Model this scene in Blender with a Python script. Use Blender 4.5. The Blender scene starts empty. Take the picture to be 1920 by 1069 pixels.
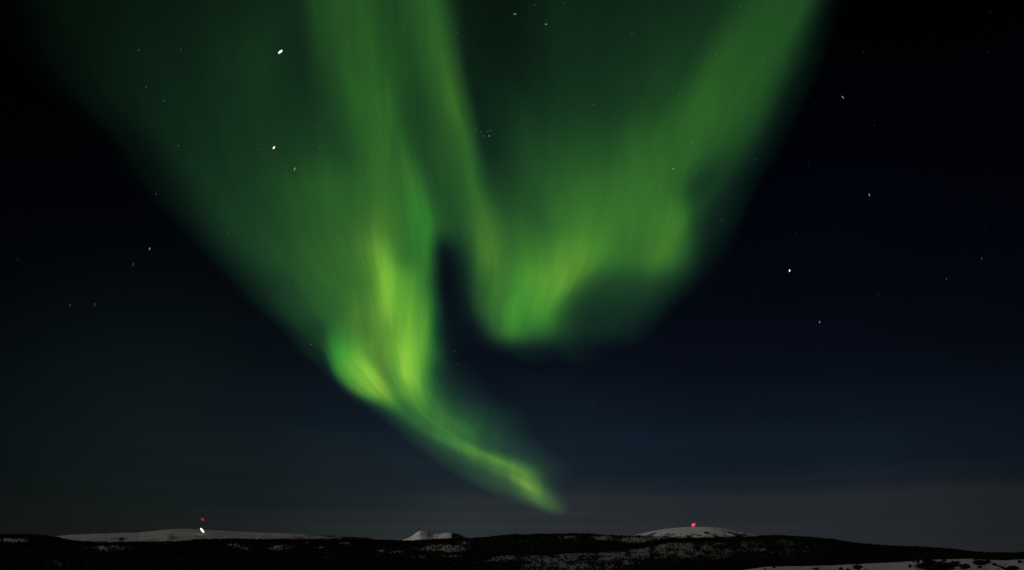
import bpy, math, random
import numpy as np
from mathutils import Vector, Matrix

# ------------------------------------------------------------------ camera
SC = bpy.context.scene
COL = SC.collection
W, H, F = 1920.0, 1069.0, 1604.0            # pixel frame of the view and its focal length in pixels
EYE_ROW = 1040.0                            # row of eye level
PITCH = math.atan((EYE_ROW - H / 2) / F)
CAM_Z = 60.0
cam_data = bpy.data.cameras.new('camera')
cam = bpy.data.objects.new('camera', cam_data)
COL.objects.link(cam)
cam.location = (0, 0, CAM_Z)
cam.rotation_euler = (math.pi / 2 + PITCH, 0, 0)
cam_data.sensor_width = 36.0
cam_data.lens = F / W * 36.0
cam_data.clip_start = 0.5
cam_data.clip_end = 1.0e7
SC.camera = cam
SC.view_settings.view_transform = 'Standard'
SC.view_settings.look = 'None'
SC.view_settings.exposure = 0.0
SC.view_settings.gamma = 1.0
SC.cycles.transparent_max_bounces = 24
SC.cycles.max_bounces = 4

def lin(c):
    c = np.asarray(c, float) / 255.0
    return np.where(c <= 0.04045, c / 12.92, ((c + 0.055) / 1.055) ** 2.4)

def look(x, y):
    """world direction (unnormalised) seen at photo pixel x, y"""
    xr = (np.asarray(x, float) - W / 2) / F
    yu = (H / 2 - np.asarray(y, float)) / F
    cp, sp = math.cos(PITCH), math.sin(PITCH)
    return xr, cp - yu * sp, sp + yu * cp

def az_el(x, y):
    dx, dy, dz = look(x, y)
    return np.arctan2(dx, dy), np.arctan2(dz, np.hypot(dx, dy))

# ------------------------------------------------------------------ night sky
SKY_EL = [(0.0, (38, 42, 45)), (1.4, (37, 41, 45)), (3.4, (34, 38, 42)), (4.15, (24, 32, 40)), (5.2, (18, 28, 38)),
          (6.8, (15, 25, 36)), (8.5, (12, 21, 31)), (12.1, (6.5, 11.5, 22)), (15.5, (3.5, 7, 16)),
          (19.0, (2.5, 5, 14)), (24.0, (1, 2.5, 9)), (30.6, (0.3, 0.8, 3)), (40.0, (0, 0, 0.5))]
SKY_EL_LEFT = [(0.0, (36, 40, 41)), (1.7, (34, 39, 40)), (4.3, (23, 31, 35)), (7.0, (18, 27.5, 35))] + SKY_EL[6:]
SKY_AZ = [(-45, .20), (-30, .30), (-24, .40), (-17, .63), (-12, .98), (-4, 1.32), (3, 1.22), (12, 1.0),
          (22, .92), (30, .70), (45, .45)]
GLOW = (-23.5, 8.5, 9.5, 7.5, (.0025, .0053, .0037))    # faint airglow low on the left: az, el, widths, colour
MOON_AZ, MOON_EL = -112.0, 19.0                         # the moon stands behind the viewer's left shoulder

def sky_green(x, y):
    a, e = az_el(x, y)
    a, e = np.degrees(a), np.degrees(e)
    g = np.interp(e, [s[0] for s in SKY_EL], [float(lin(s[1][1])) for s in SKY_EL])
    gl = np.interp(e, [s[0] for s in SKY_EL_LEFT], [float(lin(s[1][1])) for s in SKY_EL_LEFT])
    w = np.clip((8 - a) / 20, 0, 1)
    g = g * (1 - w) + gl * w
    g = g * np.interp(a, [s[0] for s in SKY_AZ], [s[1] for s in SKY_AZ])
    return g + GLOW[4][1] * np.exp(-((a - GLOW[0]) / GLOW[2]) ** 2 - ((e - GLOW[1]) / GLOW[3]) ** 2)

class Nodes:
    def __init__(self, tree):
        self.t = tree
        tree.nodes.clear()
    def new(self, kind, **kw):
        n = self.t.nodes.new(kind)
        for k, v in kw.items():
            setattr(n, k, v)
        return n
    def put(self, sock, v):
        if isinstance(v, bpy.types.NodeSocket):
            self.t.links.new(v, sock)
        else:
            sock.default_value = v
    def math(self, op, a, b=0.0, clamp=False):
        n = self.new('ShaderNodeMath', operation=op, use_clamp=clamp)
        self.put(n.inputs[0], a)
        self.put(n.inputs[1], b)
        return n.outputs[0]
    def vmath(self, op, a, b):
        n = self.new('ShaderNodeVectorMath', operation=op)
        self.put(n.inputs[0], a)
        self.put(n.inputs[1], b)
        return n.outputs[0]
    def scale(self, v, s):
        n = self.new('ShaderNodeVectorMath', operation='SCALE')
        self.put(n.inputs[0], v)
        self.put(n.inputs['Scale'], s)
        return n.outputs[0]
    def rng(self, v, a, b, c=0.0, d=1.0):
        n = self.new('ShaderNodeMapRange')
        self.put(n.inputs[0], v)
        for i, q in zip((1, 2, 3, 4), (a, b, c, d)):
            n.inputs[i].default_value = q
        return n.outputs[0]
    def ramp(self, fac, stops, interp='LINEAR'):
        n = self.new('ShaderNodeValToRGB')
        cr = n.color_ramp
        cr.interpolation = interp
        while len(cr.elements) < len(stops):
            cr.elements.new(0.5)
        for el, (p, c) in zip(cr.elements, stops):
            el.position = p
            el.color = (*c, 1.0)
        self.put(n.inputs[0], fac)
        return n.outputs[0]
    def noise(self, vec, scale, detail=2.0, rough=0.5, dim='3D'):
        n = self.new('ShaderNodeTexNoise', noise_dimensions=dim)
        if vec is not None:
            self.put(n.inputs['Vector'], vec)
        n.inputs['Scale'].default_value = scale
        n.inputs['Detail'].default_value = detail
        n.inputs['Roughness'].default_value = rough
        return n.outputs[0]
    def comb(self, x, y, z):
        n = self.new('ShaderNodeCombineXYZ')
        for s, v in zip(n.inputs, (x, y, z)):
            self.put(s, v)
        return n.outputs[0]

world = bpy.data.worlds.new('World')
SC.world = world
world.use_nodes = True
N = Nodes(world.node_tree)
tc = N.new('ShaderNodeTexCoord')
sep = N.new('ShaderNodeSeparateXYZ')
N.put(sep.inputs[0], tc.outputs['Generated'])
deg = 180 / math.pi
el = N.math('MULTIPLY', N.math('ARCSINE', sep.outputs[2]), deg)
az = N.math('MULTIPLY', N.math('ARCTAN2', sep.outputs[0], sep.outputs[1]), deg)
wob = N.noise(N.comb(N.math('MULTIPLY', az, .06), N.math('MULTIPLY', el, .25), 3.1), 1.0, 3.0)
el_w = N.math('ADD', el, N.math('MULTIPLY', N.math('SUBTRACT', wob, .5), N.rng(el, 0, 8, .9, 2.2)))
ramp_right = N.ramp(N.rng(el_w, 0, 40), [(e / 40, tuple(lin(c))) for e, c in SKY_EL])
ramp_left = N.ramp(N.rng(el_w, 0, 40), [(e / 40, tuple(lin(c))) for e, c in SKY_EL_LEFT])
side = N.new('ShaderNodeMix', data_type='RGBA')
N.put(side.inputs[0], N.rng(az, -12, 8))
N.put(side.inputs[6], ramp_left)
N.put(side.inputs[7], ramp_right)
ramp_el = side.outputs[2]
ramp_az = N.ramp(N.rng(az, -45, 45), [((a + 45) / 90, (m / 1.5,) * 3) for a, m in SKY_AZ])
mul_az = N.math('MULTIPLY', ramp_az, 1.5)
patch = N.noise(N.comb(N.math('MULTIPLY', az, .11), N.math('MULTIPLY', el, .2), 8.0), 1.0, 4.0)
streak = N.noise(N.comb(N.math('MULTIPLY', az, .035), N.math('MULTIPLY', el, 1.3), 2.0), 1.0, 3.0)
veil = N.math('MULTIPLY', N.math('SUBTRACT', streak, .5), N.rng(el, 1, 13, .55, 0.0))
base_sky = N.scale(ramp_el, N.math('MULTIPLY', mul_az, N.math('ADD', N.rng(patch, .2, .8, .86, 1.14), veil)))
ga = N.math('POWER', N.math('ABSOLUTE', N.math('DIVIDE', N.math('SUBTRACT', az, GLOW[0]), GLOW[2])), 2.0)
ge = N.math('POWER', N.math('ABSOLUTE', N.math('DIVIDE', N.math('SUBTRACT', el, GLOW[1]), GLOW[3])), 2.0)
gg = N.math('EXPONENT', N.math('MULTIPLY', N.math('ADD', ga, ge), -1.0))
air = N.scale(N.comb(*GLOW[4]), gg)
sky = N.new('ShaderNodeTexSky', sky_type='NISHITA', sun_disc=False)
sky.sun_elevation = math.radians(MOON_EL)
sky.sun_rotation = math.radians(MOON_AZ)
moonlit = N.scale(sky.outputs[0], 0.00006)
total = N.vmath('ADD', N.vmath('ADD', base_sky, air), moonlit)
bg = N.new('ShaderNodeBackground')
N.put(bg.inputs[0], total)
bg.inputs[1].default_value = 1.0
wo = N.new('ShaderNodeOutputWorld')
N.put(wo.inputs[0], bg.outputs[0])

# ------------------------------------------------------------------ moonlight
moon_data = bpy.data.lights.new('moon', 'SUN')
moon_data.energy = 0.85
moon_data.angle = math.radians(0.5)
moon_data.color = (1.0, 0.95, 0.86)
moon = bpy.data.objects.new('moon', moon_data)
COL.objects.link(moon)
ma, me = math.radians(MOON_AZ), math.radians(MOON_EL)
to_moon = Vector((math.sin(ma) * math.cos(me), math.cos(ma) * math.cos(me), math.sin(me)))
moon.rotation_euler = to_moon.to_track_quat('Z', 'Y').to_euler()

# ------------------------------------------------------------------ helpers
rs = np.random.RandomState(11)
random.seed(5)
_lat = rs.rand(256, 256)

def vnoise(x, y):
    x, y = np.asarray(x, float), np.asarray(y, float)
    xi, yi = np.floor(x).astype(int), np.floor(y).astype(int)
    fx, fy = x - xi, y - yi
    fx, fy = fx * fx * (3 - 2 * fx), fy * fy * (3 - 2 * fy)
    g = lambda a, b: _lat[a % 256, b % 256]
    return (g(xi, yi) * (1 - fx) + g(xi + 1, yi) * fx) * (1 - fy) + (g(xi, yi + 1) * (1 - fx) + g(xi + 1, yi + 1) * fx) * fy

def fbm(x, y, octs=4):
    s, a, tot = 0, 1.0, 0
    for o in range(octs):
        s = s + a * vnoise(x * 2 ** o + 17.3 * o, y * 2 ** o + 5.1 * o)
        tot += a
        a *= .5
    return s / tot

def sstep(a, b, v):
    t = np.clip((v - a) / (b - a), 0, 1)
    return t * t * (3 - 2 * t)

def pchip(xs, ys, xq):
    """monotone cubic along axis 0 of ys"""
    xs = np.asarray(xs, float)
    ys = np.asarray(ys, float)
    h = np.diff(xs)
    d = np.diff(ys, axis=0) / h.reshape((-1,) + (1,) * (ys.ndim - 1))
    m = np.zeros_like(ys)
    hs = h.reshape((-1,) + (1,) * (ys.ndim - 1))
    w1, w2 = 2 * hs[1:] + hs[:-1], hs[1:] + 2 * hs[:-1]
    ok = d[1:] * d[:-1] > 0
    with np.errstate(divide='ignore', invalid='ignore'):
        mm = (w1 + w2) / (w1 / d[:-1] + w2 / d[1:])
    m[1:-1] = np.where(ok, mm, 0)
    m[0], m[-1] = d[0], d[-1]
    i = np.clip(np.searchsorted(xs, xq) - 1, 0, len(xs) - 2)
    hh = h[i]
    t = (xq - xs[i]) / hh
    shp = (-1,) + (1,) * (ys.ndim - 1)
    t, hh = t.reshape(shp), hh.reshape(shp)
    return ((2 * t**3 - 3 * t**2 + 1) * ys[i] + (t**3 - 2 * t**2 + t) * hh * m[i]
            + (-2 * t**3 + 3 * t**2) * ys[i + 1] + (t**3 - t**2) * hh * m[i + 1])

def gsmooth(a, sig, axis):
    r = int(3 * sig) + 1
    k = np.exp(-0.5 * (np.arange(-r, r + 1) / sig) ** 2)
    k /= k.sum()
    pad = [(0, 0)] * a.ndim
    pad[axis] = (r, r)
    p = np.pad(a, pad, mode='edge')
    out = 0
    n = a.shape[axis]
    for j, w in enumerate(k):
        sl = [slice(None)] * a.ndim
        sl[axis] = slice(j, j + n)
        out = out + w * p[tuple(sl)]
    return out

def mesh_obj(name, verts, faces, mat, parent=None, smooth=True, attrs=None, uv=None):
    me_ = bpy.data.meshes.new(name)
    verts = np.asarray(verts, np.float32)
    faces = np.asarray(faces, np.int32)
    n, k = faces.shape
    me_.vertices.add(len(verts))
    me_.vertices.foreach_set('co', verts.ravel())
    me_.loops.add(n * k)
    me_.loops.foreach_set('vertex_index', faces.ravel())
    me_.polygons.add(n)
    me_.polygons.foreach_set('loop_start', np.arange(0, n * k, k, dtype=np.int32))
    me_.polygons.foreach_set('loop_total', np.full(n, k, np.int32))
    me_.polygons.foreach_set('use_smooth', np.full(n, smooth, bool))
    me_.update(calc_edges=True)
    for an, av in (attrs or {}).items():
        at = me_.attributes.new(an, 'FLOAT', 'POINT')
        at.data.foreach_set('value', np.asarray(av, np.float32).ravel())
    me_.materials.append(mat)
    o = bpy.data.objects.new(name, me_)
    COL.objects.link(o)
    if parent:
        o.parent = parent
    return o

def grid_faces(nr, nc):
    i = np.arange(nr * nc).reshape(nr, nc)
    return np.stack([i[:-1, :-1], i[:-1, 1:], i[1:, 1:], i[1:, :-1]], -1).reshape(-1, 4)

def tag(o, label=None, cat=None, group=None, kind=None):
    for k, v in (('label', label), ('category', cat), ('group', group), ('kind', kind)):
        if v:
            o[k] = v
    return o

def empty(name, loc, label, cat, group=None):
    o = bpy.data.objects.new(name, None)
    COL.objects.link(o)
    o.location = loc
    return tag(o, label, cat, group)

def material(name):
    m = bpy.data.materials.new(name)
    m.use_nodes = True
    return m, Nodes(m.node_tree)

def emission_mat(name, col, strength):
    m, n = material(name)
    e = n.new('ShaderNodeEmission')
    geo = n.new('ShaderNodeNewGeometry')
    e.inputs[0].default_value = (*col, 1)
    e.inputs[1].default_value = strength
    o = n.new('ShaderNodeOutputMaterial')
    n.put(o.inputs[0], e.outputs[0])
    return m

# ------------------------------------------------------------------ terrain
def snow_mat(name, scale, most=1.0):
    """wind-packed snow over dark heath; the 'cover' attribute says how much of the ground the snow covers"""
    m, n = material(name)
    at = n.new('ShaderNodeAttribute', attribute_name='cover')
    g = n.new('ShaderNodeNewGeometry')
    p = n.scale(g.outputs['Position'], 1.0 / scale)
    nz = n.noise(p, 1.0, 5.0, .62)
    drift = n.noise(n.vmath('MULTIPLY', p, (.35, .9, .9)), .55, 4.0, .55)
    mask = n.math('ADD', n.math('MULTIPLY', n.math('SUBTRACT', nz, .5), 1.5), at.outputs['Fac'])
    f = n.rng(mask, .38, .66, 0.0, most)
    snow = n.ramp(drift, [(.3, (.60, .61, .63)), (.7, (.84, .84, .85))])
    heath = n.ramp(nz, [(.3, (.002, .002, .002)), (.75, (.011, .010, .008))])
    mx = n.new('ShaderNodeMix', data_type='RGBA')
    n.put(mx.inputs[0], f)
    n.put(mx.inputs[6], heath)
    n.put(mx.inputs[7], snow)
    b = n.new('ShaderNodeBsdfPrincipled')
    n.put(b.inputs['Base Color'], mx.outputs[2])
    b.inputs['Roughness'].default_value = .9
    b.inputs['Specular IOR Level'].default_value = .1
    bump = n.new('ShaderNodeBump')
    bump.inputs['Strength'].default_value = .5
    bump.inputs['Distance'].default_value = scale * .06
    n.put(bump.inputs['Height'], n.math('ADD', nz, drift))
    n.put(b.inputs['Normal'], bump.outputs[0])
    o = n.new('ShaderNodeOutputMaterial')
    n.put(o.inputs[0], b.outputs[0])
    return m

def bark_mat():
    m, n = material('leafless_scrub')
    g = n.new('ShaderNodeNewGeometry')
    nz = n.noise(g.outputs['Position'], .12, 2.0)
    c = n.ramp(nz, [(.3, (.0022, .0022, .002)), (.7, (.010, .009, .007))])
    b = n.new('ShaderNodeBsdfPrincipled')
    n.put(b.inputs['Base Color'], c)
    b.inputs['Roughness'].default_value = 1.0
    b.inputs['Specular IOR Level'].default_value = 0.0
    o = n.new('ShaderNodeOutputMaterial')
    n.put(o.inputs[0], b.outputs[0])
    return m
M_SCRUB = bark_mat()

def clearing(spots, x, y):
    s = np.zeros_like(x)
    for (cx, cy, rx, ry, w) in spots:
        s = np.maximum(s, w * np.exp(-(((x - cx) / rx) ** 2 + ((y - cy) / ry) ** 2) ** 1.5))
    return s

def row_of(p):
    """photo row and column of world points (used to lay the snow fields out on the slopes)"""
    d = p - np.array([0, 0, CAM_Z])
    cp, sp = math.cos(PITCH), math.sin(PITCH)
    f = d[..., 1] * cp + d[..., 2] * sp
    u = -d[..., 1] * sp + d[..., 2] * cp
    return W / 2 + F * d[..., 0] / f, H / 2 - F * u / f

def hill(name, profile, Dc, Df, Db, scale, cover_fn, mat, x0=-160, x1=2080, step=2.0, rough=0.0, recede=None,
         nrow=90, shape=1.0, zb=-5.0):
    xs = np.arange(x0, x1 + .1, step)
    px = [p[0] for p in profile]
    py = [p[1] for p in profile]
    ycr = pchip(px, np.array(py, float), np.clip(xs, px[0], px[-1]))
    ycr = ycr + (fbm(xs / 23.0, xs * 0 + Dc * .01, 4) - .5) * (1.1 if Dc < 30000 else .35)
    a, e = az_el(xs, ycr)
    D = np.full_like(xs, Dc) + (recede(xs) if recede else 0)
    zc = CAM_Z + D * np.tan(e)
    t = np.concatenate([np.linspace(0, 1, nrow), 1 + np.linspace(0, 1, 22)[1:]])
    T = t[:, None]
    front = np.clip(T, 0, 1)
    dist = np.where(T <= 1, Df + (D - Df) * front, D + (Db - Dc) * (T - 1))
    prof = np.where(T <= 1, (1 - (1 - front) ** (1 + shape)) * .35 + front * .65, np.cos(np.clip(T - 1, 0, 1) * math.pi / 2) ** 1.2)
    z = zb + (zc[None, :] - zb) * prof
    X = dist * np.sin(a)[None, :]
    Y = dist * np.cos(a)[None, :]
    bump = (fbm(X / scale / 9, Y / scale / 9, 5) - .5) * rough * np.sin(np.clip(T, 0, 1) * math.pi) ** .7
    z = z + bump
    P = np.stack([X, Y, z], -1)
    qx, qy = row_of(P)
    cov = cover_fn(qx, qy, X, Y)
    o = mesh_obj(name, P.reshape(-1, 3), grid_faces(len(t), len(xs)), mat, attrs={'cover': cov})
    o['kind'] = 'structure'
    return P, cov, (qx, qy)

def clump(n_side=5):
    """one small leafless bush: a faceted uneven spindle"""
    v, f = [], []
    rings = [(0.0, .28), (.35, .95), (.7, .75), (1.0, .12)]
    for z, r in rings:
        for k in range(n_side):
            th = 2 * math.pi * k / n_side
            v.append((r * math.cos(th), r * math.sin(th), z))
    for i in range(len(rings) - 1):
        for k in range(n_side):
            f.append((i * n_side + k, i * n_side + (k + 1) % n_side, (i + 1) * n_side + (k + 1) % n_side, (i + 1) * n_side + k))
    return np.array(v), np.array(f)

def scatter(name, P, cov, n, hmin, hmax, label, wid=.42, keep=None, rows=(0, 88)):
    """birch scrub grown over a slope, thin where the snow lies open; one mass"""
    nr, nc = cov.shape
    bv, bf = clump()
    i = rs.uniform(rows[0], rows[1], n * 3)
    j = rs.uniform(0, nc - 1.01, n * 3)
    ii, jj = i.astype(int), j.astype(int)
    fi, fj = (i - ii)[:, None], (j - jj)[:, None]
    pos = (P[ii, jj] * (1 - fi) * (1 - fj) + P[ii + 1, jj] * fi * (1 - fj) + P[ii, jj + 1] * (1 - fi) * fj + P[ii + 1, jj + 1] * fi * fj)
    c = cov[ii, jj]
    qx, qy = row_of(pos)
    patch = .5 * fbm(qx / 9.0, qy / 3.4, 3) + .5 * fbm(qx / 4.0, qy / 3.0, 2)
    prob = np.clip(1.12 - c * 1.25 + (patch - .5) * 1.5 * (c > .1), .012, 1)
    ok = (rs.rand(len(c)) < prob) & (qx > -60) & (qx < 1980) & (qy < 1090)
    if keep is not None:
        ok &= keep(qx, qy)
    pos = pos[ok][:n]
    m = len(pos)
    hgt = rs.uniform(hmin, hmax, m) * rs.choice([.7, 1, 1.25], m)
    rad = hgt * wid * rs.uniform(.7, 1.4, m)
    jit = rs.uniform(.7, 1.3, (m, len(bv), 1))
    rot = rs.uniform(0, 6.28, m)
    cs, sn = np.cos(rot)[:, None], np.sin(rot)[:, None]
    vx = bv[None, :, 0] * rad[:, None] * jit[..., 0]
    vy = bv[None, :, 1] * rad[:, None] * jit[..., 0]
    vz = bv[None, :, 2] * hgt[:, None] - .4
    V = np.stack([vx * cs - vy * sn, vx * sn + vy * cs, vz], -1) + pos[:, None, :]
    Fa = bf[None] + (np.arange(m) * len(bv))[:, None, None]
    o = mesh_obj(name, V.reshape(-1, 3), Fa.reshape(-1, 4), M_SCRUB, smooth=False)
    tag(o, label, 'scrub', None, 'stuff')
    return m

# ground sheet to the horizon
g = np.linspace(-90000, 90000, 61)
gx, gy = np.meshgrid(g, g)
M_GROUND = snow_mat('ground_snow', 60)
tag(mesh_obj('ground', np.stack([gx, gy, gx * 0 - 4.0], -1).reshape(-1, 3), grid_faces(61, 61), M_GROUND,
             attrs={'cover': gx * 0 + .25}), kind='structure')

# far mountain
prof_mtn = [(735, 1030), (746, 1019), (752, 1013.6), (760, 1010.5), (768, 1007.5), (776, 1002.5), (783, 997.4), (788, 995.2),
            (795, 995.9), (802, 997.6), (809, 1000.2), (814, 1001.3), (822, 1001.2), (832, 999.6), (840, 998.4), (846, 998.6),
            (850, 1000.0), (856, 1000.6), (861, 1001.6), (866, 1004.6), (872, 1007.8), (884, 1013), (900, 1030)]
def mtn_cover(qx, qy, X, Y):
    c = np.full_like(qx, .92)
    c -= .5 * np.exp(-((qx - 791.5) / 4.2) ** 2 - ((qy - 1001) / 2.6) ** 2)
    return c
hill('mountain', prof_mtn, 40000, 36500, 43500, 260, mtn_cover, snow_mat('mountain_snow', 260), 725, 915, .8, 70,
     recede=lambda x: np.clip(x - 847.5, 0, None) * 420)

# long snowy fell on the left
prof_fell = [(40, 1030), (85, 1010), (105, 1005.5), (130, 1003), (200, 1000.2), (262, 998.2), (290, 995.8), (315, 993), (342, 991.4),
             (362, 992), (400, 994), (440, 996.4), (500, 999), (560, 1001.2), (620, 1004), (680, 1007.6), (720, 1010.5), (780, 1018), (840, 1040)]
def fell_cover(qx, qy, X, Y):
    c = .86 - .13 * sstep(.5, .7, fbm(X / 160 + Y / 700, Y / 900, 4)) - .38 * fbm(X / 420, Y / 900, 4) * sstep(1000, 1012, qy)
    c -= .4 * np.exp(-((qx - 228) / 6) ** 2 - ((qy - 1011) / 4) ** 2)
    c -= .25 * np.exp(-((qx - 325) / 12) ** 2 - ((qy - 1005) / 7) ** 2)
    c -= .55 * sstep(545, 640, qx) * (fbm(X / 200, Y / 600, 3) > .42)
    return c
hill('snow_fell', prof_fell, 12000, 8200, 14500, 90, fell_cover, snow_mat('fell_snow', 90, .62), 20, 860, 1.5, 45)

# snow dome on the right
prof_dome = [(1080, 1040), (1130, 1018), (1160, 1010), (1185, 1004.3), (1210, 998.6), (1240, 993), (1265, 990), (1290, 988.3), (1318, 988),
             (1345, 989.8), (1370, 993), (1395, 998), (1420, 1003), (1450, 1010), (1500, 1022), (1560, 1040)]
def dome_cover(qx, qy, X, Y):
    c = .95 - .75 * sstep(997, 1009, qy + .03 * (1300 - qx)) * fbm(X / 170, Y / 500, 4)
    c -= .7 * np.exp(-((qx - 1324) / 5) ** 2 - ((qy - 999.3) / 1.6) ** 2)
    c -= .45 * np.exp(-((qx - 1340) / 4) ** 2 - ((qy - 1002) / 1.4) ** 2)
    c -= .55 * sstep(1325, 1390, qx) * sstep(.42, .6, fbm(X / 60, Y / 160, 3))
    c -= .35 * sstep(.5, .66, fbm(X / 120, Y / 420, 4)) * sstep(992, 1000, qy)
    return c
P_dome, cov_dome, _ = hill('snow_dome', prof_dome, 14000, 10200, 17000, 80, dome_cover, snow_mat('dome_snow', 80), 1060, 1580, 1.2, 30)

# wooded hill on the left
prof_left = [(-160, 1006), (0, 1003), (60, 1003.2), (100, 1007), (140, 1015), (190, 1017.4), (260, 1017), (330, 1016), (380, 1012), (430, 1011),
             (480, 1011.5), (560, 1012), (620, 1010.5), (690, 1012.5), (760, 1014.4), (800, 1012.6), (850, 1010.6), (890, 1009.4),
             (940, 1008), (1000, 1015), (1060, 1035), (2080, 1062)]
SPOTS_LEFT = [(22, 1013.5, 34, 5, .95), (195, 1028, 60, 7, .66), (105, 1057, 22, 8, .42), (40, 1046, 14, 9, .36), (165, 1049, 14, 8, .36),
              (305, 1020, 18, 2.5, .55), (438, 1023, 26, 5, .62), (460, 1029, 14, 4, .6), (524, 1028, 26, 7, .68), (575, 1018, 16, 2.2, .6),
              (600, 1027, 10, 3, .6), (645, 1019, 14, 3, .66), (625, 1012, 30, 2, .5), (715, 1033, 12, 4, .6), (748, 1036, 22, 5, .62), (788, 1044, 20, 3.5, .55),
              (835, 1028, 62, 9, .72), (846, 1043, 22, 4, .68), (868, 1018, 16, 6, .5), (668, 1009, 26, 2, .6), (614, 1046, 8, 2, .5)]
def left_cover(qx, qy, X, Y):
    return clearing(SPOTS_LEFT, qx, qy) * (.7 + .6 * fbm(qx / 12, qy / 3, 3))
P_l, c_l, _ = hill('wooded_hill', prof_left, 6500, 2600, 9000, 28, left_cover, snow_mat('left_hill_snow', 28, .42), -160, 1100, 2.0, 14)

# dark middle hill
prof_mid = [(850, 1075), (870, 1050), (878, 1036), (884, 1022), (891, 1012), (905, 1008.3), (940, 1004), (965, 1002.4), (1000, 1001.6), (1040, 1001),
            (1085, 1000.2), (1120, 1002), (1160, 1004.4), (1195, 1005.6), (1235, 1006), (1270, 1009), (1320, 1020), (1400, 1045), (1480, 1075)]
SPOTS_MID = [(1062, 1007.5, 24, 4, .6), (985, 1014, 16, 4, .38), (1020, 1011, 20, 4, .35), (1130, 1009, 26, 6, .68), (1190, 1012, 44, 7, .75), (1232, 1008, 34, 5, .8)]
P_m, c_m, _ = hill('dark_hill', prof_mid, 5600, 2900, 7200, 26, lambda qx, qy, X, Y: clearing(SPOTS_MID, qx, qy) * (.7 + .6 * fbm(qx / 10, qy / 3, 3)),
                   snow_mat('middle_hill_snow', 26, .45), 840, 1490, 1.6, 10)

# long scrub hill on the right
prof_right = [(700, 1085), (800, 1066), (840, 1058), (870, 1050.5), (900, 1043.5), (930, 1039.5), (960, 1036.6), (1020, 1035), (1060, 1031), (1120, 1029),
              (1160, 1025), (1200, 1021), (1235, 1015), (1255, 1010.6), (1300, 1009), (1350, 1008), (1400, 1006.4), (1450, 1004.2), (1480, 1005), (1520, 1007.6),
              (1560, 1011), (1590, 1016), (1620, 1020), (1660, 1023), (1700, 1024.6), (1760, 1027.6), (1820, 1033.6), (1845, 1036), (1880, 1036.6),
              (1905, 1037), (1930, 1033.6), (2080, 1030)]
SPOTS_RIGHT = [(935, 1047, 60, 8, .8), (1000, 1047, 40, 8, .7), (880, 1053, 26, 4, .75), (1738, 1037, 34, 3, .42)]
_prx, _pry = [p[0] for p in prof_right], [p[1] for p in prof_right]
def right_cover(qx, qy, X, Y):
    c = clearing(SPOTS_RIGHT, qx, qy)
    below = qy - np.interp(qx, _prx, _pry)
    band = sstep(3.5, 10, below) * (1 - sstep(38, 52, below)) * sstep(930, 1000, qx) * (1 - sstep(1480, 1660, qx))
    band *= 1 - .35 * sstep(1250, 1450, qx)
    band *= 1 - .8 * np.exp(-((qx - 1230) / 45) ** 2 - ((qy - 1060) / 14) ** 2) - .75 * np.exp(-((qx - 1420) / 90) ** 2 - ((qy - 1052) / 9) ** 2)
    return np.maximum(c * (.7 + .6 * fbm(qx / 9, qy / 4, 3)), band * 1.0 * np.clip(fbm(qx / 17, qy / 6, 4) * 1.25, 0, .85))
P_r, c_r, _ = hill('scrub_hill', prof_right, 4000, 1700, 6000, 20, right_cover, snow_mat('right_hill_snow', 20, .24), 690, 2080, 1.6, 9)

# near snowfield in the lower right corner
prof_near = [(1300, 1100), (1380, 1072), (1415, 1066.4), (1440, 1063.6), (1480, 1062.4), (1530, 1061.4), (1580, 1059.6), (1640, 1056.4), (1690, 1054), (1730, 1050.6),
             (1780, 1048.6), (1826, 1048), (1850, 1050), (1880, 1050.4), (1930, 1049), (2080, 1047)]
SPOTS_BUSH = [(1755, 1062, 42, 9, 1.0), (1838, 1055, 13, 5, 1.0), (1897, 1066, 16, 4, .9), (1808, 1063, 14, 6, .8), (1530, 1066, 10, 3, .6), (1606, 1064, 9, 4, .7), (1715, 1053, 10, 3, .5)]
P_n, c_n, q_n = hill('snowfield', prof_near, 700, 420, 1000, 9, lambda qx, qy, X, Y: 1.0 - .98 * clearing(SPOTS_BUSH, qx, qy) - .16 * fbm(qx / 20, qy / 4, 3),
                     snow_mat('near_snow', 9, .57), 1290, 2080, 1.6, 1.6, nrow=90, zb=36.0)

scatter('birch_scrub', P_l, c_l, 26000, 5, 9, 'dark leafless scrub covering the wooded hill under the long snowy fell on the left')
scatter('birch_scrub', P_m, c_m, 12000, 4, 8, 'black scrub on the middle hill just right of the small white mountain')
scatter('birch_scrub', P_r, c_r, 42000, 2.2, 5, 'mottled scrub on the broad hill below the snow dome on the right')
scatter('bush', P_n, c_n, 900, .9, 2.2, 'dark low bushes poking out of the pale snowfield in the lower right corner', wid=.75)
scatter('birch_scrub', P_dome, cov_dome, 1500, 5, 9, 'sparse dark scrub dotting the lower flank of the snow dome', rows=(30, 78))

# ------------------------------------------------------------------ lamps and masts on the hills
def metal_mat():
    m, n = material('galvanised_steel')
    g = n.new('ShaderNodeNewGeometry')
    c = n.ramp(n.noise(g.outputs['Position'], .4, 3.0), [(.3, (.10, .10, .10)), (.7, (.2, .2, .2))])
    b = n.new('ShaderNodeBsdfPrincipled')
    n.put(b.inputs['Base Color'], c)
    b.inputs['Metallic'].default_value = .8
    b.inputs['Roughness'].default_value = .55
    o = n.new('ShaderNodeOutputMaterial')
    n.put(o.inputs[0], b.outputs[0])
    return m
M_STEEL = metal_mat()

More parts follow.
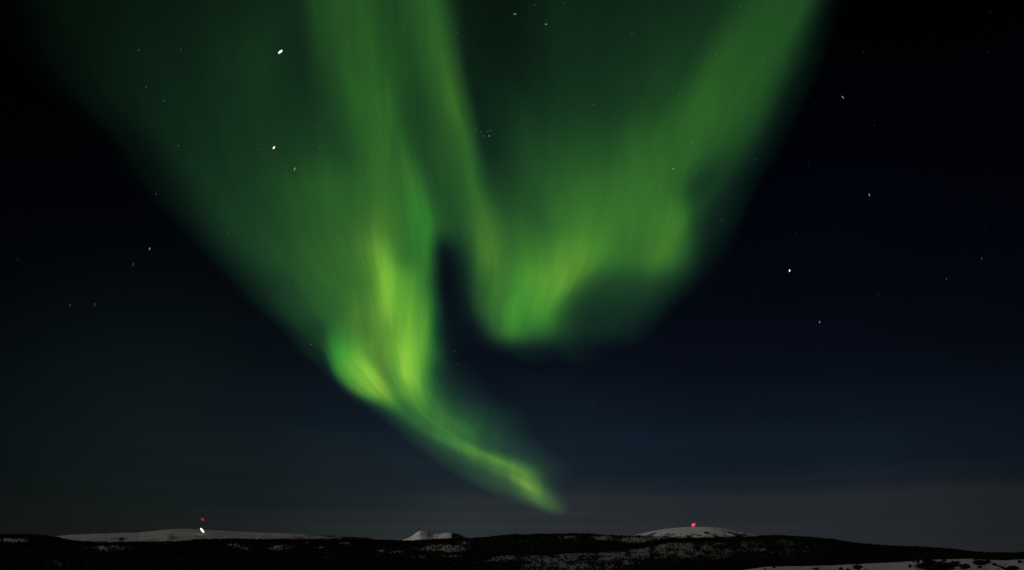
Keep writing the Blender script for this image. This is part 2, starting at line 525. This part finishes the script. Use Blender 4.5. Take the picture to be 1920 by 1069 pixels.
def bar(p, q, r, n=6):
    p, q = Vector(p), Vector(q)
    d = (q - p).normalized()
    s = d.orthogonal().normalized()
    t = d.cross(s)
    v, f = [], []
    for k in range(n):
        a = 2 * math.pi * k / n
        o = s * math.cos(a) * r + t * math.sin(a) * r
        v += [tuple(p + o), tuple(q + o)]
    for k in range(n):
        f.append((2 * k, 2 * ((k + 1) % n), 2 * ((k + 1) % n) + 1, 2 * k + 1))
    return v, f

def bars(items):
    V, Fc = [], []
    for it in items:
        v, f = bar(*it)
        Fc += [tuple(i + len(V) for i in q) for q in f]
        V += v
    return V, Fc

def lattice(h, w):
    it = []
    leg = lambda k, z: (w * (1 - .75 * z / h) * math.cos(2.1 * k), w * (1 - .75 * z / h) * math.sin(2.1 * k), z)
    lv = [h * i / 12 for i in range(13)]
    for k in range(3):
        it.append((leg(k, -6), leg(k, h), w * .09))
        for a, b in zip(lv[:-1], lv[1:]):
            it.append((leg(k, a), leg((k + 1) % 3, b), w * .05))
            it.append((leg(k, b), leg((k + 1) % 3, b), w * .05))
    return bars(it)

def ball(nu=16, nv=10):
    v = [(0, 0, 1)]
    f = []
    for i in range(1, nv):
        for k in range(nu):
            a, b = math.pi * i / nv, 2 * math.pi * k / nu
            v.append((math.sin(a) * math.cos(b), math.sin(a) * math.sin(b), math.cos(a)))
    v.append((0, 0, -1))
    for i in range(nv - 2):
        for k in range(nu):
            f.append((1 + i * nu + k, 1 + i * nu + (k + 1) % nu, 1 + (i + 1) * nu + (k + 1) % nu, 1 + (i + 1) * nu + k))
    last = len(v) - 1
    for k in range(nu):
        f.append((0, 1 + k, 1 + (k + 1) % nu, 1 + (k + 1) % nu))
        f.append((last, 1 + (nv - 2) * nu + (k + 1) % nu, 1 + (nv - 2) * nu + k, 1 + (nv - 2) * nu + k))
    return v, f

import bmesh
def ball_mesh(name, mat, sub=(12, 8)):
    bm = bmesh.new()
    bmesh.ops.create_uvsphere(bm, u_segments=sub[0], v_segments=sub[1], radius=1.0)
    for q in bm.faces:
        q.smooth = True
    me_ = bpy.data.meshes.new(name)
    bm.to_mesh(me_)
    bm.free()
    me_.materials.append(mat)
    return me_

def at(x, y, D):
    a, e = az_el(x, y)
    return Vector((float(D * np.sin(a)), float(D * np.cos(a)), float(CAM_Z + D * np.tan(e))))

def frame(pos, ang):
    """matrix whose local X runs at the slant ang (radians, up to the right) seen from the viewpoint"""
    d = (pos - cam.location).normalized()
    r = d.cross(Vector((0, 0, 1))).normalized()
    u = r.cross(d)
    lx = r * math.cos(ang) + u * math.sin(ang)
    ly = d.cross(lx)
    return Matrix((lx, ly, d)).transposed().to_4x4()

def mast(x, yfoot, ytop, D, label, mat, lamp_len, lamp_w, ang):
    foot, top = at(x, yfoot, D), at(x, ytop, D)
    h = top.z - foot.z
    t = empty('radio_mast', foot, label, 'mast')
    v, f = lattice(h, max(2.2, h * .03))
    mesh_obj('lattice_tower', v, f, M_STEEL, t, smooth=False)
    o = bpy.data.objects.new('beacon', ball_mesh('beacon', mat))
    COL.objects.link(o)
    o.parent = t
    s = D / F
    o.matrix_local = Matrix.Translation((0, 0, h)) @ frame(top, ang) @ Matrix.Diagonal((lamp_len * s, lamp_w * s, lamp_w * s, 1))
    return t

M_RED_DIM = emission_mat('red_beacon', (.5, .02, .05), .8)
M_RED = emission_mat('bright_red_beacon', (1.0, .045, .10), 1.4)
M_WHITE = emission_mat('white_lamp', (1.0, .80, .60), 1.8)
mast(377, 1002, 974, 11000, 'tall slim radio mast with dim red beacon above the white lamp on the snowy fell', M_RED_DIM, 3.3, 1.8, math.radians(-38))
mast(1300.5, 991, 984.2, 13900, 'short radio mast with bright red beacon on top of the snow dome', M_RED, 3.7, 2.4, math.radians(35))
foot, top = at(378.5, 1000.5, 10950), at(378.5, 994.6, 10950)
fl = empty('floodlight', foot, 'bright warm white lamp glowing on the snowy fell below the dim red beacon', 'lamp')
h = top.z - foot.z
v, f = bars([((0, 0, -4), (0, 0, h), 1.2, 8), ((-5, 0, h - 2), (5, 0, h - 2), .8, 6)])
mesh_obj('post', v, f, M_STEEL, fl, smooth=False)
o = bpy.data.objects.new('lamp', ball_mesh('lamp', M_WHITE))
COL.objects.link(o)
o.parent = fl
o.matrix_local = Matrix.Translation((0, 0, h)) @ frame(top, math.radians(-48)) @ Matrix.Diagonal((5.0 * 6.83, 1.6 * 6.83, 1.6 * 6.83, 1))

# ------------------------------------------------------------------ stars
STAR_R = 3.0e6
STAR_TINT = {'w': (1, .93, 1), 'o': (1, .86, .68), 'b': (.88, .95, 1.0), 'g': (.92, 1, .9)}
_starmesh = {}
def star_mesh(tint, lvl):
    k = (tint, lvl)
    if k not in _starmesh:
        _starmesh[k] = ball_mesh('star', emission_mat('starlight', STAR_TINT[tint], lvl), (8, 6))
    return _starmesh[k]

def star(x, y, b, label, group=None, tint='w', length=None, width=None, ang=None):
    dx, dy, dz = look(x, y)
    d = Vector((float(dx), float(dy), float(dz))).normalized()
    pos = cam.location + d * STAR_R
    rx, ry = x - 960, y - 500
    r = math.hypot(rx, ry)
    if ang is None:
        ang = math.atan2(-rx, -ry) if r > 1 else 0      # stars wheel about the middle of the view
        ang = math.atan2(-(rx), -(ry)) + 0.0
        tx, ty = -ry, rx
        ang = math.atan2(-ty, tx)
    lv = .009 if b < .2 else .016 if b < .25 else .05 if b < .37 else .085 if b < .5 else .3 if b < .8 else 1.5
    hl = length * .43 if length else .7 + .0028 * r * min(1, .5 + b)
    hw = width * .41 if width else .55 + .35 * b
    o = bpy.data.objects.new('star', star_mesh(tint, lv))
    COL.objects.link(o)
    px = STAR_R / F / (1 + ((x - 960) / F) ** 2 + ((y - 534) / F) ** 2) ** .5 * (1 + ((x - 960) / F) ** 2 + ((y - 534) / F) ** 2) ** .5
    o.matrix_world = Matrix.Translation(pos) @ frame(pos, ang) @ Matrix.Diagonal((hl * px, hw * px, hw * px, 1))
    tag(o, label, 'star', group)

star(525.5, 97.2, 1, 'brightest star, white and slightly stretched, high in the dark green veil at upper left', None, 'w', 11, 4.4)
star(513.6, 277, .9, 'second brightest star, warm cream, straight below the brightest one', None, 'o', 6.5, 3.6)
star(552.5, 317, .6, 'small white star just below and right of the warm cream star', None, 'w', 7, 1.9)
star(1480.4, 507.5, .85, 'brightest star in the dark sky right of the aurora', None, 'w', 4.8, 2.6)
star(1630, 365.5, .55, 'slim white star well above the brightest star of the dark right side', None, 'w', 6, 1.8)
star(1580.2, 182.5, .55, 'small slanted star close right of the upper edge of the right curtain', None, 'w', 6.5, 1.8)
star(1536.8, 604, .5, 'small star below and right of the brightest star on the dark right side', None, 'b', 4.5, 1.8)
star(280.5, 466.6, .6, 'brightest star in the dark sky left of the aurora', None, 'w', 6, 1.8)
star(250, 496, .35, 'dimmer upright star just below left of the brightest star of the dark left side', None, 'w', 9, 1.7)
star(177.6, 570.8, .35, 'lone dim star lowest of the slim stars in the dark left sky', None, 'w', 8, 1.7)
star(965.5, 26.5, .65, 'white star at the very top in the dark gap between the curtains', None, 'b', 6, 2)
star(1023.7, 45.5, .5, 'white star just below right of the topmost star in the dark gap', None, 'b', 5, 1.9)
star(941.9, 865.4, .45, 'pale star shining inside the low bright tail of the aurora', None, 'g', 3, 2.4)
star(851.9, 658, .4, 'upper of two dim stars in the dark sky under the gap between curtains', None, 'w')
star(859, 682, .4, 'lower of two dim stars in the dark sky under the gap between curtains', None, 'w')
star(681.4, 493, .45, 'small star beside the brightest streak of the left curtain', None, 'g')
star(583, 645.9, .4, 'dim star on the lower left rim of the left curtain', None, 'g')
star(1262.4, 316.2, .5, 'brighter of two stars in the middle of the right curtain', None, 'g')
star(1305.4, 320.3, .4, 'dimmer of two stars in the middle of the right curtain', None, 'g')
star(1112.9, 197, .45, 'small star alone in the dark green middle of the right curtain', None, 'g')
star(1296.5, 268, .4, 'small star above the close pair in the right curtain', None, 'g')
GROUPS = {
    'six little stars of the tight cluster': ('tiny star of the tight little cluster beside the middle ray', .45, 'b',
        [(892.3, 243.3), (902, 247.6), (907, 255), (917, 255), (914.6, 245.8), (920, 245)]),
    'faint stars in the left curtain': ('faint star glimmering through the green left curtain', .3, 'g',
        [(413, 37), (338.6, 93), (260, 94), (307, 189), (274, 163), (567, 89.7), (662, 153), (660, 171), (596.7, 236.5),
         (684, 243), (778.6, 245), (723, 95), (759.7, 58.6), (839.5, 100), (334, 273.8), (442.6, 368), (426.5, 436),
         (610, 296), (599, 277.6), (562.9, 332), (603.3, 355), (541.4, 534.8), (504, 324.6), (548.7, 353), (483.5, 279.6)]),
    'faint stars in the right curtain': ('faint star glimmering through the green right curtain', .3, 'g',
        [(857.7, 62), (905.7, 202), (1004, 9.6), (1056.8, 5.6), (1184.9, 62.7), (1302.8, 82.6), (1342, 102.6), (1387, 10.6),
         (1430.7, 111), (1274, 177.6), (1172, 223), (1051.7, 413), (1055, 454.7), (1145, 446), (1017, 394), (1003.5, 401),
         (1354.6, 412), (1162.9, 564.5), (1415.5, 299.8)]),
    'faint stars in the dark sky on the right': ('faint star in the dark sky right of the aurora', .28, 'w',
        [(1523.4, 203), (1528, 192), (1619.4, 98.5), (1853.6, 96.8), (1855.6, 21.5), (1639.6, 235), (1515.8, 310), (1846, 425),
         (1774.8, 523), (1917, 492), (1491.8, 436.7), (1840.5, 484.7), (1371.8, 805), (1422.9, 555), (1530.4, 646.6), (1646.7, 552.6),
         (1722.5, 692.9), (1896.8, 682.7), (1648.4, 802.8), (1114, 760.6)]),
    'faint stars in the dark sky on the left': ('faint star in the dark sky left of the aurora', .28, 'w',
        [(305, 412.7), (33, 485.5), (293, 363.5), (131.9, 572), (153.4, 754), (221.6, 786)]),
}
for grp, (lab, b, tint, pts) in GROUPS.items():
    for (x, y) in pts:
        star(x, y, b * random.uniform(.6, 1.15) * (.85 if 'dark' in lab else 1), lab, grp, tint)

# ------------------------------------------------------------------ aurora
# Green brightness along the field-aligned rays of the two curtains: every row lists, ray by ray, where the ray stands
# in the sky and how bright it glows there (8-bit green). The sheet is lifted to 100 km and more below.
ROWS = {
 -60: [(-110,3),(-60,5),(60,10),(190,18),(370,28),(480,34),(556,40),(576,62),(634,76),(672,78),(724,68),(742,70),(756,74),(772,80),(788,85),(806,88),(828,58),(860,24),(940,18),(1060,32),(1210,32),(1340,38),(1465,70),(1530,68),(1555,44),(1580,14),(1620,2)],
 0: [(-60,3),(0,5),(110,15),(230,23),(380,30),(480,38),(562,42),(583,65),(640,79),(680,81),(728,66),(746,70),(762,74),(778,83),(794,87),(814,90),(838,60),(868,28),(950,22),(1060,37),(1200,38),(1325,44),(1440,73),(1503,73),(1530,48),(1556,15),(1592,2)],
 130: [(35,3),(95,9),(160,19),(250,29),(400,38),(480,48),(565,42),(600,62),(650,82),(700,90),(737,77),(752,71),(768,69),(786,75),(808,88),(835,95),(857,70),(885,29),(960,32),(1060,45),(1160,50),(1285,62),(1345,85),(1420,85),(1470,58),(1507,22),(1550,3)],
 200: [(105,2),(150,9),(208,21),(290,33),(410,42),(485,48),(570,48),(615,62),(670,88),(715,101),(740,86),(752,74),(771,65),(793,67),(822,86),(850,102),(873,72),(900,32),(970,45),(1070,52),(1180,60),(1255,72),(1310,93),(1380,86),(1435,60),(1470,24),(1515,4)],
 270: [(165,2),(215,8),(265,19),(330,37),(420,46),(490,53),(580,58),(630,66),(685,88),(722,99),(742,92),(756,90),(775,70),(803,69),(840,82),(870,95),(889,75),(912,38),(980,58),(1070,70),(1170,80),(1230,92),(1285,93),(1350,80),(1405,52),(1440,21),(1480,5)],
 350: [(225,3),(270,9),(315,21),(370,42),(440,52),(510,64),(590,82),(640,86),(688,94),(712,104),(745,102),(770,117),(793,100),(818,72),(846,74),(885,99),(906,80),(932,62),(1000,76),(1070,94),(1170,102),(1230,103),(1268,92),(1300,60),(1350,48),(1392,23),(1430,6)],
 420: [(285,4),(330,10),(375,29),(420,50),(480,62),(550,76),(610,88),(650,92),(682,104),(704,119),(748,105),(788,126),(808,112),(823,82),(855,72),(905,113),(930,102),(970,88),(1020,94),(1080,112),(1150,114),(1210,108),(1258,120),(1286,94),(1312,50),(1355,27),(1400,7)],
 480: [(340,5),(382,11),(420,31),(465,52),(520,70),(580,86),(630,98),(665,106),(692,128),(715,167),(760,108),(794,119),(812,75),(833,19),(866,45),(914,123),(945,110),(985,116),(1030,130),(1082,141),(1140,116),(1195,102),(1243,120),(1277,88),(1306,46),(1336,18),(1375,8)],
 530: [(390,6),(430,12),(465,31),(510,52),(560,74),(610,94),(650,102),(680,112),(700,132),(722,182),(762,150),(792,122),(815,62),(836,15),(868,32),(905,98),(945,118),(985,140),(1025,151),(1068,140),(1096,90),(1150,66),(1215,68),(1262,50),(1292,26),(1322,11),(1360,8)],
 580: [(435,7),(475,13),(505,31),(545,58),(590,78),(630,94),(665,115),(690,125),(705,140),(725,178),(760,166),(795,142),(818,70),(842,17),(874,28),(905,84),(935,110),(970,142),(1010,141),(1040,118),(1068,70),(1110,50),(1190,46),(1236,30),(1260,14),(1290,10),(1320,9)],
 620: [(480,9),(520,15),(545,29),(575,52),(603,60),(622,100),(655,122),(685,118),(710,136),(730,155),(757,176),(795,156),(821,60),(846,19),(885,19),(912,55),(935,95),(965,126),(1005,102),(1035,88),(1060,58),(1110,41),(1160,37),(1207,22),(1240,12),(1270,11),(1300,11)],
 660: [(525,10),(558,17),(580,32),(603,43),(613,85),(632,140),(652,163),(680,147),(706,127),(732,158),(760,195),(792,160),(818,84),(850,20),(890,16),(920,16),(945,20),(980,28),(1000,26),(1030,22),(1060,28),(1095,21),(1150,14),(1200,13),(1240,12),(1270,12),(1300,12)],
 700: [(570,12),(595,16),(608,22),(618,36),(629,100),(648,155),(680,185),(700,190),(718,128),(738,150),(762,200),(790,156),(819,68),(852,32),(900,20),(940,16),(980,15),(1010,15),(1040,15),(1070,15),(1100,15),(1130,15),(1160,14),(1200,14),(1240,13),(1270,13),(1300,13)],
 735: [(600,14),(625,18),(640,24),(650,42),(663,100),(685,152),(708,173),(727,158),(743,132),(757,156),(775,160),(793,142),(817,84),(848,50),(895,32),(940,18),(980,17),(1010,17),(1040,17),(1070,17),(1100,17),(1130,17),(1160,17),(1200,17),(1240,16),(1270,16),(1300,16)],
 770: [(640,16),(670,20),(690,26),(705,36),(720,55),(738,82),(750,98),(758,100),(766,98),(774,105),(790,119),(815,110),(845,80),(870,66),(905,50),(945,35),(980,26),(1010,19),(1040,19),(1070,19),(1100,19),(1130,19),(1160,19),(1200,19),(1240,18),(1270,18),(1300,18)],
 800: [(680,18),(712,22),(730,28),(745,42),(758,55),(770,70),(780,84),(790,96),(800,100),(812,104),(828,112),(850,109),(872,98),(895,77),(920,59),(950,45),(982,33),(1012,25),(1040,21),(1070,21),(1100,21),(1130,21),(1160,21),(1200,21),(1240,20),(1270,20),(1300,20)],
 840: [(745,26),(775,34),(792,45),(808,57),(822,68),(834,79),(843,90),(855,117),(864,127),(873,130),(886,120),(903,90),(925,71),(950,61),(975,53),(1000,43),(1028,32),(1040,24),(1060,24),(1080,24),(1100,24),(1130,24),(1160,24),(1200,24),(1240,24),(1270,24),(1300,24)],
 880: [(800,27),(832,36),(850,48),(866,58),(882,66),(898,75),(914,88),(928,98),(940,108),(953,119),(968,130),(985,120),(1003,88),(1018,63),(1035,48),(1055,39),(1082,32),(1100,29),(1110,29),(1120,29),(1130,29),(1140,29),(1160,29),(1200,28),(1240,28),(1270,28),(1300,28)],
 910: [(860,30),(885,41),(902,54),(918,66),(934,72),(952,80),(968,94),(980,133),(990,154),(998,142),(1006,118),(1018,86),(1030,58),(1042,44),(1055,38),(1075,34),(1100,32),(1110,31),(1120,31),(1130,31),(1140,31),(1150,31),(1160,31),(1200,30),(1240,30),(1270,30),(1300,30)],
 937: [(910,34),(935,38),(952,44),(965,50),(977,62),(988,84),(998,105),(1007,114),(1015,107),(1023,98),(1032,86),(1043,70),(1053,55),(1062,45),(1072,40),(1090,37),(1110,36),(1115,36),(1120,36),(1130,36),(1140,36),(1150,36),(1160,36),(1200,35),(1240,35),(1270,35),(1300,35)],
 957: [(950,38),(970,40),(985,43),(997,47),(1008,53),(1018,60),(1027,68),(1035,74),(1042,76),(1048,74),(1054,68),(1060,58),(1066,50),(1072,44),(1080,41),(1095,39),(1115,38),(1120,38),(1125,38),(1130,38),(1140,38),(1150,38),(1160,38),(1200,38),(1240,38),(1270,38),(1300,38)],
 978: [(990,0),(1003,0),(1013,0),(1022,0),(1032,0),(1042,0),(1050,0),(1056,0),(1062,0),(1068,0),(1074,0),(1080,0),(1086,0),(1092,0),(1098,0),(1108,0),(1120,0),(1125,0),(1130,0),(1135,0),(1140,0),(1150,0),(1160,0),(1200,0),(1240,0),(1270,0),(1300,0)],
}
ys = np.array(sorted(ROWS), float)
RX = np.array([[p[0] for p in ROWS[int(y)]] for y in ys], float)
RG = np.array([[p[1] for p in ROWS[int(y)]] for y in ys], float)
K = RX.shape[1]
kq = np.linspace(0, K - 1, (K - 1) * 10 + 1)
yq = np.linspace(ys[0], ys[-1], 175)
fx = pchip(ys, pchip(np.arange(K), RX.T, kq).T, yq)
fg = pchip(ys, pchip(np.arange(K), RG.T, kq).T, yq)
fy = np.repeat(yq[:, None], len(kq), 1)
fx = gsmooth(gsmooth(fx, 1.8, 0), 3.0, 1)
fg = gsmooth(gsmooth(fg, 1.3, 0), 1.7, 1)
# patches where the glow leans to yellow (+) or to pure green (-)
TINT = [(700, 440, 32, 55, .4), (915, 450, 32, 90, .4), (1085, 520, 55, 45, .35), (1242, 470, 34, 40, .25), (690, 610, 45, 70, .45),
        (712, 737, 36, 20, .3), (717, 690, 13, 40, .55), (760, 690, 16, 40, .2), (645, 655, 30, 30, -.3), (850, 170, 30, 100, .35), (790, 430, 26, 75, -.45), (820, 620, 14, 90, -.6), (632, 650, 22, 60, -.3),
        (695, 170, 45, 120, -.1), (1000, 600, 36, 40, -.2), (891, 605, 13, 45, .8), (912, 636, 26, 10, 1.2), (660, 740, 18, 12, .5), (1150, 500, 40, 60, -.1),
        (640, 60, 60, 90, .15), (975, 560, 22, 60, -.25), (620, 470, 90, 70, .15)]
tint = 1 + .75 * sstep(800, 915, fy)
for (cx_, cy_, rx_, ry_, w_) in TINT:
    tint = tint + w_ * np.exp(-((fx - cx_) / rx_) ** 2 - ((fy - cy_) / ry_) ** 2)
tint = np.clip(tint, .3, None)
em = lin(fg) - sky_green(fx, fy)
em = np.clip(em, 0, None)
em = em * sstep(.0003, .0035, em)
kk = np.repeat(kq[None, :], len(yq), 0)
kc = 13.5 + 16 * sstep(650, 705, fy)
wl = 1 - sstep(kc - 1.3, kc + 1.3, kk)

R_EARTH = 6.371e6
def ground_range(elev, alt):
    s = np.sqrt((R_EARTH + alt) ** 2 - (R_EARTH * np.cos(elev)) ** 2) - R_EARTH * np.sin(elev)
    return s * np.cos(elev)

def aurora_mat():
    m, n = material('aurora_glow')
    den = n.new('ShaderNodeAttribute', attribute_name='brilliance').outputs['Fac']
    red = n.new('ShaderNodeAttribute', attribute_name='reddening').outputs['Fac']
    u = n.new('ShaderNodeAttribute', attribute_name='ray').outputs['Fac']
    v_ = n.new('ShaderNodeAttribute', attribute_name='altitude').outputs['Fac']
    bear = n.new('ShaderNodeAttribute', attribute_name='bearing').outputs['Fac']
    fine = n.noise(n.comb(bear, n.math('MULTIPLY', v_, 1.9), 0.0), 1.0, 3.0)
    broad = n.noise(n.comb(n.math('MULTIPLY', u, 1.15), n.math('MULTIPLY', v_, 1.2), 7.0), 1.0, 4.0, .62)
    amt = n.new('ShaderNodeAttribute', attribute_name='rays').outputs['Fac']
    fk = n.math('ADD', 1.0, n.math('MULTIPLY', n.rng(fine, .2, .8, -1, 1), amt))
    k = n.math('MULTIPLY', fk, n.rng(broad, .2, .8, .80, 1.20))
    d = n.math('MULTIPLY', den, k)
    r = n.math('ADD', n.math('MULTIPLY', d, .13), n.math('MULTIPLY', n.math('MULTIPLY', d, d), .46))
    r = n.math('MULTIPLY', r, red)
    soft = n.math('SUBTRACT', 1.0, n.math('EXPONENT', n.math('MULTIPLY', d, -42.0)))
    b = n.math('ADD', n.math('MULTIPLY', d, .052), n.math('MULTIPLY', soft, .0115))
    e = n.new('ShaderNodeEmission')
    r = n.math('ADD', r, n.math('MULTIPLY', soft, .0034))
    n.put(e.inputs[0], n.comb(r, d, b))
    n.put(e.inputs[1], n.new('ShaderNodeAttribute', attribute_name='share').outputs['Fac'])
    tr = n.new('ShaderNodeBsdfTransparent')
    ad = n.new('ShaderNodeAddShader')
    n.put(ad.inputs[0], e.outputs[0])
    n.put(ad.inputs[1], tr.outputs[0])
    o = n.new('ShaderNodeOutputMaterial')
    n.put(o.inputs[0], ad.outputs[0])
    m.cycles.emission_sampling = 'NONE'
    return m
M_AUR = aurora_mat()

def curtain(weight, border, label):
    e_ = em * weight
    bx, by = [p[0] for p in border], [p[1] for p in border]
    yb = np.interp(fx, bx, by)
    a0, eb = az_el(fx, np.minimum(yb, 985))
    hd = ground_range(eb, 1.0e5)
    hd = gsmooth(gsmooth(hd, 3.0, 0), 5.0, 1)
    a, el_ = az_el(fx, fy)
    cap = 2.6e5 / np.tan(np.maximum(el_, .02))
    hd = (hd ** -3 + cap ** -3) ** (-1 / 3)
    P = np.stack([hd * np.sin(a), hd * np.cos(a), CAM_Z + hd * np.tan(el_)], -1)
    fc = grid_faces(*fx.shape)
    lit = e_.reshape(-1)[fc].max(1) > 1e-6
    fc = fc[lit]
    used = np.unique(fc)
    remap = np.full(fx.size, -1)
    remap[used] = np.arange(len(used))
    pick = lambda q: q.reshape(-1)[used]
    o = mesh_obj('aurora_curtain', P.reshape(-1, 3)[used], remap[fc], M_AUR,
                 attrs={'brilliance': pick(em), 'share': pick(weight), 'reddening': pick(tint), 'rays': pick(.05 + .13 * sstep(690, 790, fy)), 'ray': pick(kk), 'altitude': pick(fy / 300), 'bearing': pick(fx / 22.0)})
    tag(o, label, 'aurora')
    o.visible_shadow = True
    return o

curtain(wl, [(-200, -200), (0, 60), (240, 270), (430, 500), (600, 695), (700, 770), (850, 865), (1000, 950), (1120, 972)],
        'bright folded green aurora curtain on the left, its yellow tail reaching down to the horizon')
curtain(1 - wl, [(700, 480), (860, 560), (900, 620), (1000, 660), (1080, 655), (1200, 600), (1290, 540), (1400, 350), (1500, 150), (1640, -100)],
        'broad softer green aurora curtain on the right, ending high above the dark horizon')
